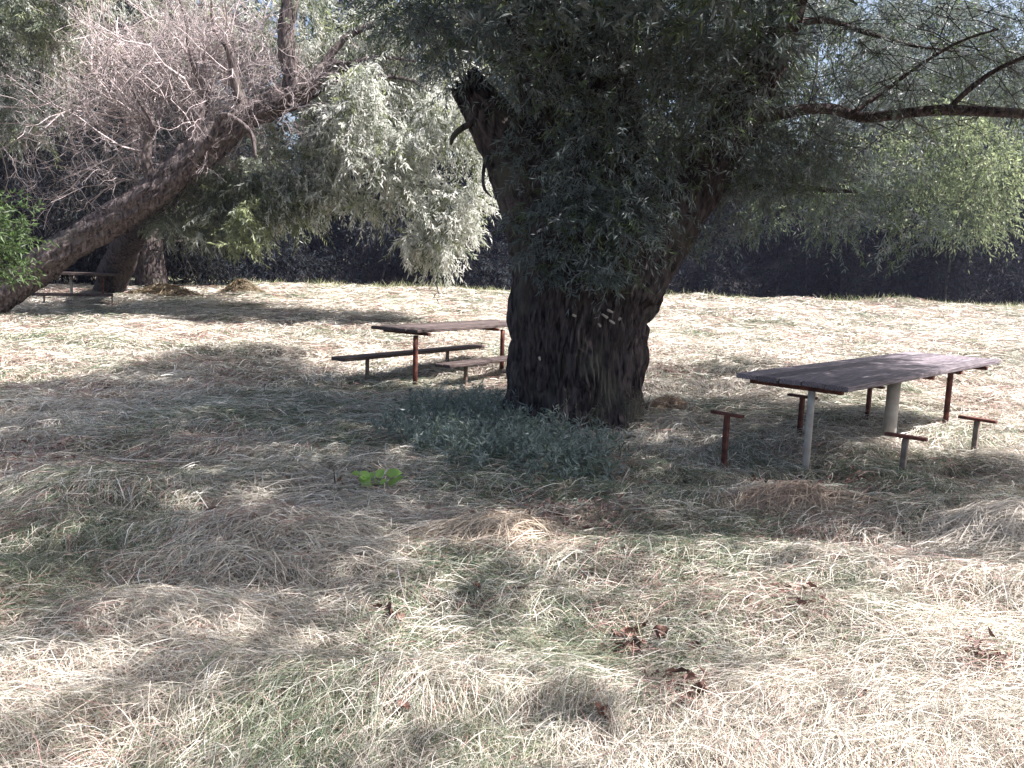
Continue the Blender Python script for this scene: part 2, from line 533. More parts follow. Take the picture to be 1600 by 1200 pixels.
V, fs = px_tube([(903, 690, TY, 100), (900, 640, TY, 98), (900, 560, TY, 98), (902, 490, TY, 101), (912, 430, TY, 108), (922, 380, TY, 112),
                 (930, 330, TY, 108), (935, 285, TY, 80)], n_len=170, n_rad=230, ridge=.13, lobes=butt, seed=3, rough=.1)
mesh_np('trunk', V, fs, M_BARK, big, smooth_shade=True)
LIMBS = [
    ([(868, 400, TY, 66), (838, 320, TY - .05, 56), (806, 255, TY - .1, 46), (775, 205, TY - .15, 36), (748, 165, TY - .15, 28), (728, 140, TY - .15, 23)], 'broken leaning stump limb ending in a jagged tip'),
    ([(880, 400, TY + .1, 60), (872, 280, TY + .1, 50), (856, 150, TY + .2, 42), (840, 20, TY + .3, 36), (825, -160, TY + .3, 30), (790, -420, TY - .3, 20)], None),
    ([(945, 400, TY + .25, 60), (955, 270, TY + .3, 50), (948, 130, TY + .3, 44), (940, 0, TY + .1, 38), (960, -200, TY - .5, 30), (1000, -500, TY - 1.4, 20)], None),
    ([(975, 445, TY - .05, 62), (1012, 385, TY - .1, 56), (1062, 318, TY - .1, 48), (1110, 255, TY - .1, 42), (1150, 190, TY, 36), (1196, 95, TY, 31), (1228, 0, TY, 27), (1265, -180, TY - .2, 22), (1330, -450, TY - .6, 14)], None),
    ([(1118, 235, TY, 20), (1165, 190, TY + .2, 13), (1235, 174, TY + .5, 9), (1300, 170, TY + .8, 8), (1350, 183, TY + .8, 8), (1420, 176, TY + .6, 7.5), (1480, 172, TY + .5, 7.5), (1600, 178, TY + .4, 7), (1760, 195, TY + .3, 5)], None),
    ([(1060, 320, TY, 11), (1095, 302, TY + .1, 7), (1140, 297, TY + .2, 5), (1200, 292, TY + .3, 5), (1280, 296, TY + .3, 4), (1340, 300, TY + .3, 2)], None),
    ([(1330, 178, TY + .8, 4), (1385, 140, TY + .8, 3.2), (1440, 100, TY + .7, 2.8), (1500, 65, TY + .6, 2.3), (1560, 45, TY + .5, 1.5)], None),
    ([(1480, 172, TY + .5, 4.5), (1520, 135, TY + .5, 4), (1565, 105, TY + .4, 3.5), (1640, 75, TY + .3, 2)], None),
    ([(1215, 40, TY, 9), (1290, 32, TY + .8, 4.5), (1350, 50, TY + 1.2, 3.5), (1430, 72, TY + 1.4, 2.5), (1500, 80, TY + 1.4, 1.5)], None),
    ([(752, 185, TY - .25, 6), (735, 193, TY - .3, 5), (718, 203, TY - .35, 4.5), (708, 214, TY - .35, 4), (704, 226, TY - .35, 2)], 'short dead snag hooked downward'),
    ([(775, 248, TY - .25, 4), (760, 250, TY - .35, 3), (755, 275, TY - .4, 2.6), (757, 295, TY - .4, 2.2), (768, 308, TY - .4, 1)], None),
    ([(860, 100, TY + .2, 24), (760, -60, TY - .6, 18), (640, -260, TY - 1.6, 13), (500, -420, TY - 2.4, 7)], None),
]
for k, (rows, lab) in enumerate(LIMBS):
    thick = rows[0][3] > 30
    V, fs = px_tube(rows, n_len=110 if thick else 36, n_rad=90 if thick else 12, ridge=.14 if thick else .1, seed=11 + k, rough=.15)
    if k == 0:                                                # jagged break at the tip
        sel = np.linalg.norm(V - V[-2], axis=1) < .25
        V[sel] += (rng.uniform(-.1, .12, (sel.sum(), 1)) * np.array([-.5, 0, .9]))
    o = mesh_np('limb', V, fs, M_BARK, big, smooth_shade=True)
    if lab: o['label'] = lab

# pale torn scars on the trunk
ac = Acc()
for px, py, lx, a in [(953, 486, .09, .5), (945, 494, .10, .6), (956, 503, .09, .55), (968, 498, .05, 2.2), (937, 508, .06, .9), (897, 493, .06, .4), (843, 560, .05, 1.2)]:
    c = at_depth(px, py, TY - .775 - (.02 if px > 930 else .03)); lx *= .7
    r = np.array(Matrix.Rotation(a, 3, 'Y'))
    V, fc = box_np(c, lx, .06, .022, r, .006)
    V += rng.normal(size=V.shape) * .002
    ac = Acc(); ac.add(V, fc, np.array([.42, .37, .32])); ac.build('wood_scar', M_TWIG, big)

# crown in view: sprouts over the trunk and drooping sprays
VIEW_POLYS = [  # polygon, number of shoots, depth range, shoot length
    ([(770, 0), (1230, 0), (1240, 140), (1120, 220), (1030, 330), (960, 400), (890, 340), (850, 250), (790, 120)], 2000, (7.4, 9.6), .45),
    ([(640, 0), (800, 0), (830, 110), (770, 150), (690, 120), (640, 60)], 420, (8.0, 10.5), .45),
    ([(560, -20), (700, -20), (740, 60), (600, 50)], 160, (8.0, 10.5), .45),
    ([(790, 200), (870, 250), (900, 420), (830, 440), (800, 330)], 100, (7.75, 8.1), .3),
    ([(870, 290), (1020, 290), (1010, 400), (960, 440), (905, 420), (880, 360)], 300, (7.5, 7.95), .35),
    ([(905, 380), (980, 380), (970, 440), (945, 455), (915, 440)], 60, (7.6, 7.85), .25),
    ([(1110, 215), (1300, 180), (1330, 290), (1230, 300), (1110, 300)], 420, (8.2, 9.6), .45),
    ([(1050, 290), (1220, 300), (1180, 380), (1060, 400)], 60, (8.3, 9.4), .35),
    ([(1150, 0), (1400, 0), (1400, 180), (1250, 190), (1150, 150)], 950, (9.3, 13), .45),
    ([(1380, 0), (1640, 0), (1640, 180), (1380, 190)], 1100, (9.3, 13), .45),
    ([(1180, 180), (1640, 180), (1640, 240), (1250, 300), (1180, 260)], 170, (9.3, 13), .4),
    ([(1200, 290), (1420, 280), (1500, 370), (1400, 400), (1250, 350)], 90, (8.6, 9.8), .4),
]
crown = Acc()
for poly, cnt, (y0, y1), L in VIEW_POLYS:
    cnt = int(cnt * 1.2)
    q = sample_poly(poly, cnt)
    # leave holes: clumping by noise
    dens = fbm(q[:, 0] / 70, q[:, 1] / 55, int(cnt) % 91, 2)
    q = q[dens + rng.normal(0, .05, cnt) > (.45 if y0 > 9 else .38)]
    O = at_depth(q[:, 0], q[:, 1], rng.uniform(y0, y1, len(q)))
    D = norm(rng.normal(size=(len(q), 3)) * np.array([1, .8, .5]) + np.array([0, -.35, -.25]))
    sprays(crown, O, D, L * rng.uniform(.5, 1.3, len(q)), 17, .082, .0135, .6, WILLOW, WILLOW_W, splay=.85, hang=.25, stem_w=.0025)

# crown above the frame: shoots over every patch of ground the photo shows in shade
SHADE = [
    ([(-150, 640), (0, 615), (150, 600), (260, 565), (330, 555), (430, 560), (540, 600), (650, 612), (800, 608), (900, 640), (1010, 640), (1130, 625), (1260, 640), (1300, 700),
      (1420, 730), (1600, 745), (1600, 840), (1450, 850), (1300, 855), (1150, 865), (1000, 868), (800, 860), (790, 840), (560, 930), (300, 945), (120, 950), (-150, 940)], 1.0),
    ([(100, 1070), (330, 1020), (560, 1010), (640, 1000), (640, 1070), (420, 1110), (200, 1130)], .75),
    ([(600, 950), (720, 930), (1000, 960), (1080, 1070), (1010, 1150), (700, 1170), (620, 1090)], .6),
    ([(1130, 868), (1640, 870), (1640, 935), (1250, 945)], .6),
    ([(-150, 935), (1000, 880), (1100, 1000), (900, 1190), (300, 1290), (-150, 1290)], .26),
    ([(-150, 930), (600, 935), (660, 1060), (300, 1140), (-150, 1120)], .6),
    ([(-60, 950), (120, 960), (60, 1040), (-60, 1060)], .4),
    ([(1090, 570), (1250, 580), (1180, 640), (1040, 640)], .35),
]
HOLES = [[(470, 925), (560, 885), (740, 868), (765, 900), (640, 945), (500, 948)], [(600, 875), (780, 800), (800, 830), (660, 885)],
         [(-40, 775), (90, 785), (30, 825), (-40, 830)], [(1540, 800), (1640, 800), (1640, 870), (1560, 860)], [(230, 655), (290, 650), (280, 670), (235, 672)],
         [(210, 735), (290, 735), (280, 755), (215, 755)], [(1150, 740), (1340, 745), (1330, 775), (1180, 790)], [(1330, 720), (1420, 725), (1400, 745), (1330, 740)]]
SHIFT = SUNV[:2] / SUNV[2]
allp = np.concatenate([np.array(p_) for p_, _ in SHADE])
A0, A1 = at_height(allp[:, 0], allp[:, 1]).min(0), at_height(allp[:, 0], allp[:, 1]).max(0)
NS = 120000
G = np.column_stack([rng.uniform(A0[0], A1[0], NS), rng.uniform(A0[1], A1[1], NS), np.zeros(NS)])
gx, gy = project(G + rng.normal(size=G.shape) * np.array([.28, .16, 0]))
prob = np.zeros(NS)
for poly, a in SHADE: prob = np.maximum(prob, a * in_poly(gx, gy, poly))
for h_ in HOLES: prob[in_poly(gx, gy, h_)] = 0
nz = .5 * fbm(G[:, 0] * 1.2, G[:, 1] * 3.4, 77, 3) + .5 * fbm(G[:, 0] * 3.1, G[:, 1] * 4.2, 79, 2)
prob *= np.where(prob > .9, np.where(nz > .385, 1.15, .28), np.where(nz > .5, 1.3, .12))
area = (A1[0] - A0[0]) * (A1[1] - A0[1])
keep_n = rng.uniform(size=NS) < prob * np.clip(250 * area / NS, 0, 1)
G = G[keep_n]
q = sample_poly([(1150, 590), (1325, 607), (1470, 585), (1400, 550)], 420)        # shade on the right table's top
q = q[rng.uniform(size=420) < np.where(q[:, 0] < 1290, 1.0, .2) * (fbm(q[:, 0] / 30, q[:, 1] / 9, 5, 2) > np.where(q[:, 0] < 1290, 0, .5))]
Tt = at_height(q[:, 0], q[:, 1], .76); Tt[:, :2] -= SHIFT * .76; Tt[:, 2] = 0
G = np.concatenate([G, Tt])
best = np.full(len(G), np.nan)
for _ in range(12):
    h = rng.uniform(3.6, 8.5, len(G))
    P = G + np.column_stack([SHIFT[0] * h, SHIFT[1] * h, h])
    px, py = project(P)
    ok = (py < -45) | (px > 1720) | (in_poly(px, py, [(700, -100), (1240, -100), (1240, 100), (1120, 190), (1020, 260), (880, 250), (800, 120), (720, 60)]))
    best = np.where(np.isnan(best) & ok, h, best)
okk = ~np.isnan(best); G = G[okk]; h = best[okk]
O = G + np.column_stack([SHIFT[0] * h, SHIFT[1] * h, h])
D = norm(rng.normal(size=(len(O), 3)) * np.array([1, 1, .5]))
sprays(crown, O - D * .13, D, .3 * rng.uniform(.7, 1.2, len(O)), 13, .12, .027, .5, WILLOW, WILLOW_W, splay=.9, hang=.2, stem_w=.0025)
print('shade shoots', len(O))
crown.build('crown', M_LEAF, big)

# thin bare twigs through the crown
tw = Acc()
q = np.array([(1130, 170), (1180, 120), (1250, 176), (1320, 180), (1420, 176), (1500, 170), (1340, 60), (1460, 85), (1560, 100), (940, 240), (1000, 220), (860, 200), (1100, 240), (1230, 290), (1120, 298), (900, 150), (700, 20), (660, 40)], float)
q = np.concatenate([q, sample_poly([(790, 60), (1230, 0), (1200, 160), (1040, 300), (880, 330)], 45), sample_poly([(1240, 0), (1620, 0), (1620, 200), (1240, 190)], 30)])
q = np.repeat(q, 3, 0) + rng.normal(size=(len(q) * 3, 2)) * 6
O = at_depth(q[:, 0], q[:, 1], TY + rng.uniform(-.6, .5, len(q)))
twig_tree(tw, O, rand_unit(len(O)) * np.array([1, .6, .7]), rng.uniform(.5, 1.2, len(O)), rng.uniform(.003, .007, len(O)), (.045, .035, .03), depth=3, kids=[3, 3], spread=.6, up=-.03)
tw.build('twig', M_TWIG, big)


# ------------------------------------------------------------------ leaning willow on the left
LY = 17.5
lean = empty('leaning_willow_tree', tuple(on_ground(np.array(-20.0), np.array(482.0))))
tag(lean, 'leaning brown willow with furrowed trunk, dead twigs and pale drooping crown at the left', 'tree')
V, fs = px_tube([(-110, 545, LY - .3, 32), (-40, 487, LY - .2, 30), (40, 432, LY - .1, 25), (110, 384, LY, 22.5), (180, 340, LY, 22), (245, 297, LY, 22.5), (310, 242, LY, 22), (370, 195, LY + .1, 19), (430, 160, LY + .2, 19),
                 (480, 138, LY + .3, 15), (515, 115, LY + .4, 12), (540, 107, LY + .4, 9), (560, 112, LY + .4, 4)], n_len=200, n_rad=64, ridge=.30, seed=41, rough=.35)
mesh_np('trunk', V, fs, M_BARK2, lean, smooth_shade=True)
for k, rows in enumerate([
        [(168, 462, 23, 23), (182, 420, 22.5, 23), (205, 365, 21, 22), (245, 310, 19, 22), (280, 270, LY + .3, 18)],
        [(462, 145, LY + .25, 14), (450, 90, LY + .3, 12), (447, 40, LY + .3, 12), (455, -10, LY + .3, 11), (462, -120, LY + .3, 8)],
        [(238, 292, LY, 9), (230, 255, LY - .1, 8), (231, 220, LY - .1, 6), (238, 192, LY - .2, 4), (215, 155, LY - .3, 2.5), (195, 110, LY - .2, 1)],
        [(300, 245, LY, 12), (305, 200, LY, 10), (318, 150, LY + .1, 8), (300, 90, LY, 4), (290, 30, LY, 2), (270, -30, LY, 1)],
        [(385, 180, LY + .1, 9), (368, 130, LY + .1, 8), (358, 80, LY, 5), (335, 45, LY, 3), (330, 0, LY, 1)],
        [(100, 30, LY + .5, 12), (60, 35, LY + .4, 10), (30, 40, LY + .4, 9), (-30, 20, LY + .4, 8)],
        [(305, 250, LY - .2, 6), (330, 215, LY - .4, 5), (350, 180, LY - .5, 4), (390, 205, LY - .7, 3), (400, 245, LY - .8, 2)],
        [(540, 107, LY + .4, 5), (590, 118, LY + .5, 3.5), (640, 125, LY + .6, 2.5), (690, 150, LY + .6, 1.5)],
        [(530, 108, LY + .4, 5), (585, 90, LY + .5, 3), (650, 95, LY + .6, 2)],
        [(480, 135, LY + .4, 7), (540, 60, LY + .6, 5), (600, 30, LY + .7, 4), (640, -10, LY + .8, 3)]]):
    V, fs = px_tube(rows, n_len=60, n_rad=16, ridge=.2, seed=60 + k, rough=.2)
    o = mesh_np('limb', V, fs, M_BARK if k == 0 else M_BARK2, lean, smooth_shade=True)  # second stem's darker bark stands in for the crown's shade on it

# tangle of dead twigs
tw = Acc()
seeds = []
for (x0, y0, x1, y1, cnt) in [(238, 195, 215, 60, 14), (231, 225, 120, 130, 12), (300, 200, 300, 40, 16), (312, 150, 250, 0, 14), (365, 130, 400, 10, 14), (340, 190, 420, 60, 10), (230, 190, 130, 60, 10),
                              (385, 180, 470, 120, 6), (290, 240, 180, 170, 8), (330, 215, 360, 290, 6), (370, 195, 450, 230, 5), (300, 245, 300, 320, 4), (238, 200, 240, 280, 5)]:
    for _ in range(max(2, int(cnt * .85))):
        seeds.append((x0 + rng.normal() * 10, y0 + rng.normal() * 10, x1 + rng.normal() * 45, y1 + rng.normal() * 45))
s = np.array(seeds)
dy = rng.normal(size=len(s)) * .7
A = at_depth(s[:, 0], s[:, 1], LY + .15 + abs(rng.normal(size=len(s))) * .2); B = at_depth(s[:, 2], s[:, 3], LY + .6 + abs(dy))
ln = np.linalg.norm(B - A, axis=1)
twig_tree(tw, A, norm(B - A), ln * .9, np.clip(ln * .013, .011, .024), (.43, .37, .355), depth=4, kids=[6, 5, 4], spread=.85, up=.0, crook=.42, shrink=.52)
tw.build('dead_crown', M_TWIG, lean)['label'] = 'bare tangle of pale dead twigs'

PALE = [(.46, .48, .42), (.58, .59, .54), (.16, .185, .13), (.24, .27, .15)]
lc = Acc()
LPOLYS = [  # polygon, shoots, depth, length, droop dir weight, colours weights
    ([(545, 130), (700, 100), (760, 250), (755, 330), (740, 350), (715, 440), (690, 430), (640, 330), (560, 300), (480, 200)], 1700, (16.8, 19.5), 1.0, [2.5, 5, .4, 1]),
    ([(640, 330), (700, 300), (730, 360), (715, 430), (670, 420), (620, 400)], 170, (17, 18.5), .7, [2, 5, 1, 1]),
    ([(440, 60), (560, 40), (720, 60), (730, 140), (600, 170), (450, 150)], 600, (18.3, 20.5), .9, [3, 4, .7, 1.5]),
    ([(390, 220), (520, 160), (600, 270), (590, 350), (500, 330), (420, 300)], 600, (17.9, 19.5), .8, [3, 4, 1, 1]),
    ([(430, 0), (760, -20), (780, 110), (620, 60), (440, 70)], 260, (17.5, 21), .9, [1, .5, 4, 2]),
    ([(250, 290), (330, 270), (400, 290), (400, 380), (330, 390), (250, 370)], 330, (17.9, 19.2), .7, [1, 0, 4, 1]),
    ([(250, 270), (420, 250), (560, 330), (400, 390), (250, 370)], 420, (19.5, 23.5), .9, [1, 0, 4, 1]),
    ([(345, 340), (395, 340), (390, 400), (360, 400)], 45, (16.6, 17.2), .6, [0, 0, 1, 4]),
    ([(380, 290), (470, 280), (520, 360), (400, 360)], 150, (18, 19.5), .8, [1, 2, 3, 1]),
    ([(-60, 60), (120, 80), (130, 150), (60, 220), (-60, 240)], 500, (17.5, 20), .9, [3, 3, 2, 1]),
    ([(-60, -30), (200, -30), (120, 70), (-60, 70)], 420, (16.5, 19), .8, [1, 0, 4, 2]),
    ([(90, 0), (480, -30), (470, 120), (330, 150), (120, 150)], 260, (18.5, 21), .8, [2, 2, 2, 1]),
]
for poly, cnt, (y0, y1), L, wts in LPOLYS:
    cnt = int(cnt * 1.25)
    q = sample_poly(poly, cnt)
    cnt2 = cnt * 2
    q = sample_poly(poly, cnt2)
    dens = fbm(q[:, 0] / 38, q[:, 1] / 50, cnt % 83, 2)
    q = q[dens + rng.normal(0, .04, cnt2) > .49]
    O = at_depth(q[:, 0], q[:, 1], rng.uniform(y0, y1, len(q)))
    O = O + np.array([0, 0, .35 * L])
    D = norm(rng.normal(size=(len(q), 3)) * .6 + np.array([.25, -.2, -.4]))
    sprays(lc, O, D, .72 * L * rng.uniform(.5, 1.25, len(q)), 20, .14, .032, .45, PALE, wts, splay=.85, hang=.35, stem=(.12, .11, .08), stem_w=.003)
lc.build('crown', M_PALE, lean)


# ------------------------------------------------------------------ far bank trees and understory
def far_tree(name, label, x, y, top, low, spread, n, cols, wts, leaf=.24, group='trees on the far bank', cat='tree', trunk_r=.28, mat=None, sprayl=1.4, hang=.4):
    base = float(ground_z(x, y))
    t = empty(name, (x, y, base))
    tag(t, label, cat, group)
    lean_ = rng.normal() * 1.2
    V, fs = tube(np.array([(x, y, base - .3), (x + lean_ * .2, y, base + top * .3), (x + lean_ * .6, y, base + top * .6), (x + lean_, y, base + top * .9)]),
                 np.array([trunk_r * 1.2, trunk_r, trunk_r * .6, .05]), n_len=24, n_rad=12, ridge=.1, seed=int(abs(x * 10)) % 100)
    mesh_np('trunk', V, fs, M_BARK, t, smooth_shade=True)
    # clumps within an uneven crown
    nc = max(8, int(n / 60))
    cz = rng.uniform(0, 1, nc)
    prof = np.sqrt(np.clip(1 - (2 * cz - .9) ** 2 * .75, .1, 1)) * spread
    ang = rng.uniform(0, 2 * np.pi, nc); rr = np.sqrt(rng.uniform(.15, 1, nc)) * prof
    C = np.column_stack([x + np.cos(ang) * rr + lean_ * cz, y + np.sin(ang) * rr * .8, base + low + cz * (top - low)])
    cs = rng.uniform(.6, 1.35, nc) * max(spread, 2) * .24
    idx = rng.integers(0, nc, n)
    O = C[idx] + rand_unit(n) * (cs[idx] * rng.uniform(.4, 1, n) ** .5)[:, None] * np.array([1, 1, .75])
    D = norm((O - C[idx]) / cs[idx][:, None] + np.array([0, 0, -.25]) + rng.normal(size=(n, 3)) * .3)
    a = Acc()
    sprays(a, O, D, sprayl * rng.uniform(.4, 1.0, n), 9, leaf, leaf * .3, .25, cols, wts, splay=.9, hang=hang, stem_w=.008)
    a.build('crown', mat or M_LEAF, t)
    return t


SHADED = [(.019, .023, .026), (.026, .031, .032), (.016, .019, .023)]  # deep shade under the far trees put into these leaf colours
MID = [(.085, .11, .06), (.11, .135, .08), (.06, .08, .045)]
LIT = [(.24, .28, .16), (.31, .35, .21), (.16, .20, .11)]  # sunlight put into these leaf colours
kinds = ['tall grey green willow on the far bank behind the dead twigs', 'tall dark far bank tree left of the pale drooping crown', 'far bank tree behind the pale drooping crown',
         'far bank tree seen just left of the broken limb', 'far bank tree hidden behind the big trunk', 'far bank tree right of the forked trunk', 'tall sunlit far bank tree behind the horizontal limb',
         'far bank tree at the upper right corner', 'far bank tree at the right edge of view', 'far bank tree at the left edge of view']
xs = [-30, -21, -13, -4.5, 3, 10.5, 19, 28, 37, -38]
for k, x in enumerate(xs):
    far_tree('far_tree', kinds[k], x, (53 if x < 15 else 60) + rng.uniform(-3, 4), (rng.uniform(20, 25) if x < 8 else rng.uniform(19.5, 22.5)), 5.0, rng.uniform(5.4, 6.6), 3000, MID, [2, 2, 1], leaf=.36, trunk_r=.35)
for k, x in enumerate(np.linspace(-44, 46, 9)):
    far_tree('distant_tree', 'distant tree beyond the far bank trees, ' + ['at far left', 'behind the dead twigs', 'behind the leaning limb', 'behind the drooping crown', 'behind the big trunk',
             'right of the forked trunk', 'behind the horizontal limb', 'behind the bright bush', 'at far right'][k], x, 66 + rng.uniform(-2, 3), (rng.uniform(19, 26) if x < 8 else rng.uniform(19, 23)), .5, 6.5, 1500, MID, [1, 1, 3], leaf=.5, group='distant trees behind the river', trunk_r=.35)
ulab = ['dark shaded bush on the far bank, ' + s_ for s_ in ['beyond the left edge', 'behind the leaning trunk', 'behind the dark second stem', 'below the drooping crown', 'between drooping crown and big trunk',
        'behind the left picnic table', 'just right of the big trunk', 'below the thin low branch', 'above the right table', 'below the sunlit bush', 'at the far right', 'beyond the right edge']]
for k, x in enumerate(np.linspace(-34, 36, 12)):
    far_tree('shaded_bush', ulab[k], x + rng.normal() * .8, 47.5 + rng.uniform(-.8, 2.0), rng.uniform(5.5, 7.5), .0, 3.8, 1900, SHADED, [2, 1, 2], leaf=.40, group='shaded bushes on the far bank', cat='bush', trunk_r=.12, mat=M_DARK)
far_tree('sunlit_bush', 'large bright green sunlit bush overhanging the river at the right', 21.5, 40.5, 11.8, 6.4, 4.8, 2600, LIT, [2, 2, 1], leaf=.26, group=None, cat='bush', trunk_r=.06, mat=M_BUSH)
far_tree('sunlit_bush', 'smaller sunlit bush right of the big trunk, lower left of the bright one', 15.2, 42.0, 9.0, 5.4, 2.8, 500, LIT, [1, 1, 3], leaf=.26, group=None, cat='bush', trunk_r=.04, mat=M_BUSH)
for k, x in enumerate(np.linspace(-32, 34, 12)):
    far_tree('waterside_shrub', 'low dark shrub at the far waterline, ' + ['at the left edge', 'left of the leaning trunk', 'behind the leaning trunk', 'right of the second stem', 'below the pale crown', 'left of the half hidden table',
             'just left of the big trunk', 'just right of the big trunk', 'behind the right bench stands', 'behind the grey table', 'below the bright bush', 'at the right edge'][k], x + rng.normal(), 43.6 + rng.uniform(-.5, .8), rng.uniform(2.6, 3.6), .0, 3.4, 900, SHADED, [1, 1, 2],
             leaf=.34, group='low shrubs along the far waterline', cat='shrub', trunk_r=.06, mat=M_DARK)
for k, (x, y) in enumerate([(-14.3, 24.6), (-13.2, 26.6), (-10.6, 27.6)]):
    far_tree('bank_bush', 'dark bush at the near bank ' + ['behind the far left table', 'behind the dark second stem', 'right of the dark second stem'][k], x, y, [2.6, 2.9, 1.6][k], .0, [1.7, 1.5, 1.2][k], 500, SHADED, [1, 2, 1], leaf=.2, group=None, cat='bush', trunk_r=.05, sprayl=.8, mat=M_DARK)
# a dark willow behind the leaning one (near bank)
far_tree('dark_willow', 'dark willow standing behind the leaning trunk on the near bank', -11.5, 25.5, 9.5, 1.6, 3.8, 3200, SHADED, [1, 3, 1], leaf=.17, group=None, cat='tree', trunk_r=.4, sprayl=1.2, hang=.7, mat=M_DARK)
far_tree('dark_willow', 'dark drooping willow behind the green shrub at the left edge', -17.0, 26.5, 9.0, 1.2, 3.8, 3000, SHADED, [1, 3, 1], leaf=.17, group=None, cat='tree', trunk_r=.3, sprayl=1.2, hang=.7, mat=M_DARK)

# ------------------------------------------------------------------ bright green shrub at the left edge
sp_ = on_ground(np.array(-130.0), np.array(572.0))
sb = empty('leafy_shrub', tuple(sp_))
tag(sb, 'bright green leafy shrub at the left edge in front of the leaning trunk', 'shrub')
ac = Acc(); st = Acc()
SY = float(sp_[1])
for (px, py) in [(-85, 360), (-35, 350), (-25, 342), (-15, 350), (-30, 380), (-12, 388), (5, 402), (-50, 400), (-30, 410), (-5, 412), (-80, 330), (-100, 380), (-20, 330), (-110, 420), (-50, 425), (-10, 345), (5, 380)]:
    c = at_depth(px, py, SY + rng.normal() * .3)
    O = c + rng.normal(size=(17, 3)) * np.array([.16, .25, .13])
    D = norm(rng.normal(size=(17, 3)) * .6 + np.array([.6, -.2, .25]))
    sprays(ac, O, D, .36, 11, .11, .032, .5, [(.08, .125, .05), (.11, .16, .07), (.06, .09, .035)], [2, 2, 1], splay=.8, hang=.15, stem_w=.004)
    V, fs = tube(np.array([sp_ + np.array([rng.normal() * .1, 0, -.05]), (sp_ + c) / 2 + rng.normal(size=3) * .1, c]), np.array([.02, .014, .006]), n_len=10, n_rad=6)
    st.add(V, fs)
ac.build('foliage', M_BUSH, sb); st.build('stem', M_BARK2, sb)


# ------------------------------------------------------------------ picnic tables
def plank_tones(m, amount=.45):
    """every plank its own tone"""
    n, l = m.node_tree.nodes, m.node_tree.links
    p = n['Principled BSDF']; src = p.inputs['Base Color'].links[0].from_socket
    g = n.new('ShaderNodeNewGeometry'); mr = n.new('ShaderNodeMapRange')
    mr.inputs['To Min'].default_value = 1 - amount; mr.inputs['To Max'].default_value = 1 + amount * .6
    l.new(g.outputs['Random Per Island'], mr.inputs['Value'])
    hs = n.new('ShaderNodeHueSaturation'); l.new(src, hs.inputs['Color']); l.new(mr.outputs[0], hs.inputs['Value'])
    l.new(hs.outputs[0], p.inputs['Base Color'])


plank_tones(M_TOP); plank_tones(M_TOPD)


def lbox(acc, c, sx, sy, sz, bev=.004, rot=None):
    V, fc = box_np(c, sx, sy, sz, rot, bev); acc.add(V, fc)


def lpart(name, acc, mat, root):
    """mesh given in the thing's own frame"""
    o = acc.build(name, mat)
    o.parent = root
    return o


def planks(length, width, n, thick, z, jit=.0, over=.02):
    a = Acc(); pw = width / n
    for k in range(n):
        dx = rng.uniform(-over, over)
        V, fc = box_np((length / 2 + dx, -width / 2 + pw * (k + .5), z - thick / 2 + rng.uniform(-jit, jit)), length, pw - .009, thick + rng.uniform(-.004, .004), None, .006)
        a.add(V, fc)
    return a


def table(name, label, origin, rz, length, width, top_z, n_planks, legs, leg_mats, crossbars, m_top, thick=.045):
    t = empty(name, origin, rz)
    tag(t, label, 'table', 'picnic tables')
    lpart('tabletop', planks(length, width, n_planks, thick, top_z, .002), m_top, t)
    for (lx, ly, sz), lm in zip(legs, leg_mats):
        a = Acc()
        V, fc = tube(np.array([(lx, ly, -.15), (lx, ly, top_z * .5), (lx, ly, top_z - thick - .042)]), np.array([sz, sz, sz]), n_len=4, n_rad=20)
        a.add(V, fc)
        o = lpart('leg', a, lm, t)
        for pl in o.data.polygons: pl.use_smooth = len(pl.vertices) == 4
    for (lx, ly, ln_) in crossbars:
        a = Acc(); lbox(a, (lx, ly, top_z - thick - .022), .05, ln_, .04); lpart('crossbar', a, M_RUST, t)
    return t


rz1 = math.atan2(2.62, 2.81)
gz = float(ground_z(3.5, 7.8))
table('picnic_table', 'long picnic table with weathered grey plank top, unbenched, right of the big willow', (2.3, 6.6, 0), math.radians(44), 4.0, 1.0, .77, 5,
      [(.12, -.15, .030), (1.98, -.11, .062), (3.48, -.15, .030)], [M_GREY, M_GREY, M_RUST], [(.12, 0, .82), (1.98, 0, .94), (3.48, -.02, .98), (2.75, 0, .96)], M_TOP)
u = np.array([math.cos(rz1), math.sin(rz1)]); v = np.array([-u[1], u[0]])


def bench_stand(along, perp, label, h=.43, tilt=0.0, mp=None):
    p_ = np.array([2.25, 6.41]) + u * along + v * perp
    t = empty('bench_stand', (p_[0], p_[1], 0), rz1 + tilt)
    tag(t, label, 'bench stand', 'seatless bench stands at the right table')
    a = Acc(); lbox(a, (0, 0, h / 2 - .12), .042, .042, h + .2); lpart('post', a, mp or M_RUST, t)
    a = Acc(); lbox(a, (0, 0, h - .005), .05, .31, .026); lpart('crossbar', a, M_RUST, t)


bench_stand(.0, .56, 'rusty T-shaped bench stand nearest the big willow trunk')
bench_stand(1.6, .70, 'rusty T-shaped bench stand seen just left of the table\'s front leg')
bench_stand(3.0, .62, 'thin rusty T-shaped bench stand beyond the table, seen under its top', .44)
bench_stand(.45, -.76, 'low T-shaped bench stand before the table\'s thick middle leg', .41, .05, M_PIPE)
bench_stand(1.80, -.85, 'T-shaped bench stand right of the table, nearest the right edge', .42, -.04, M_PIPE)

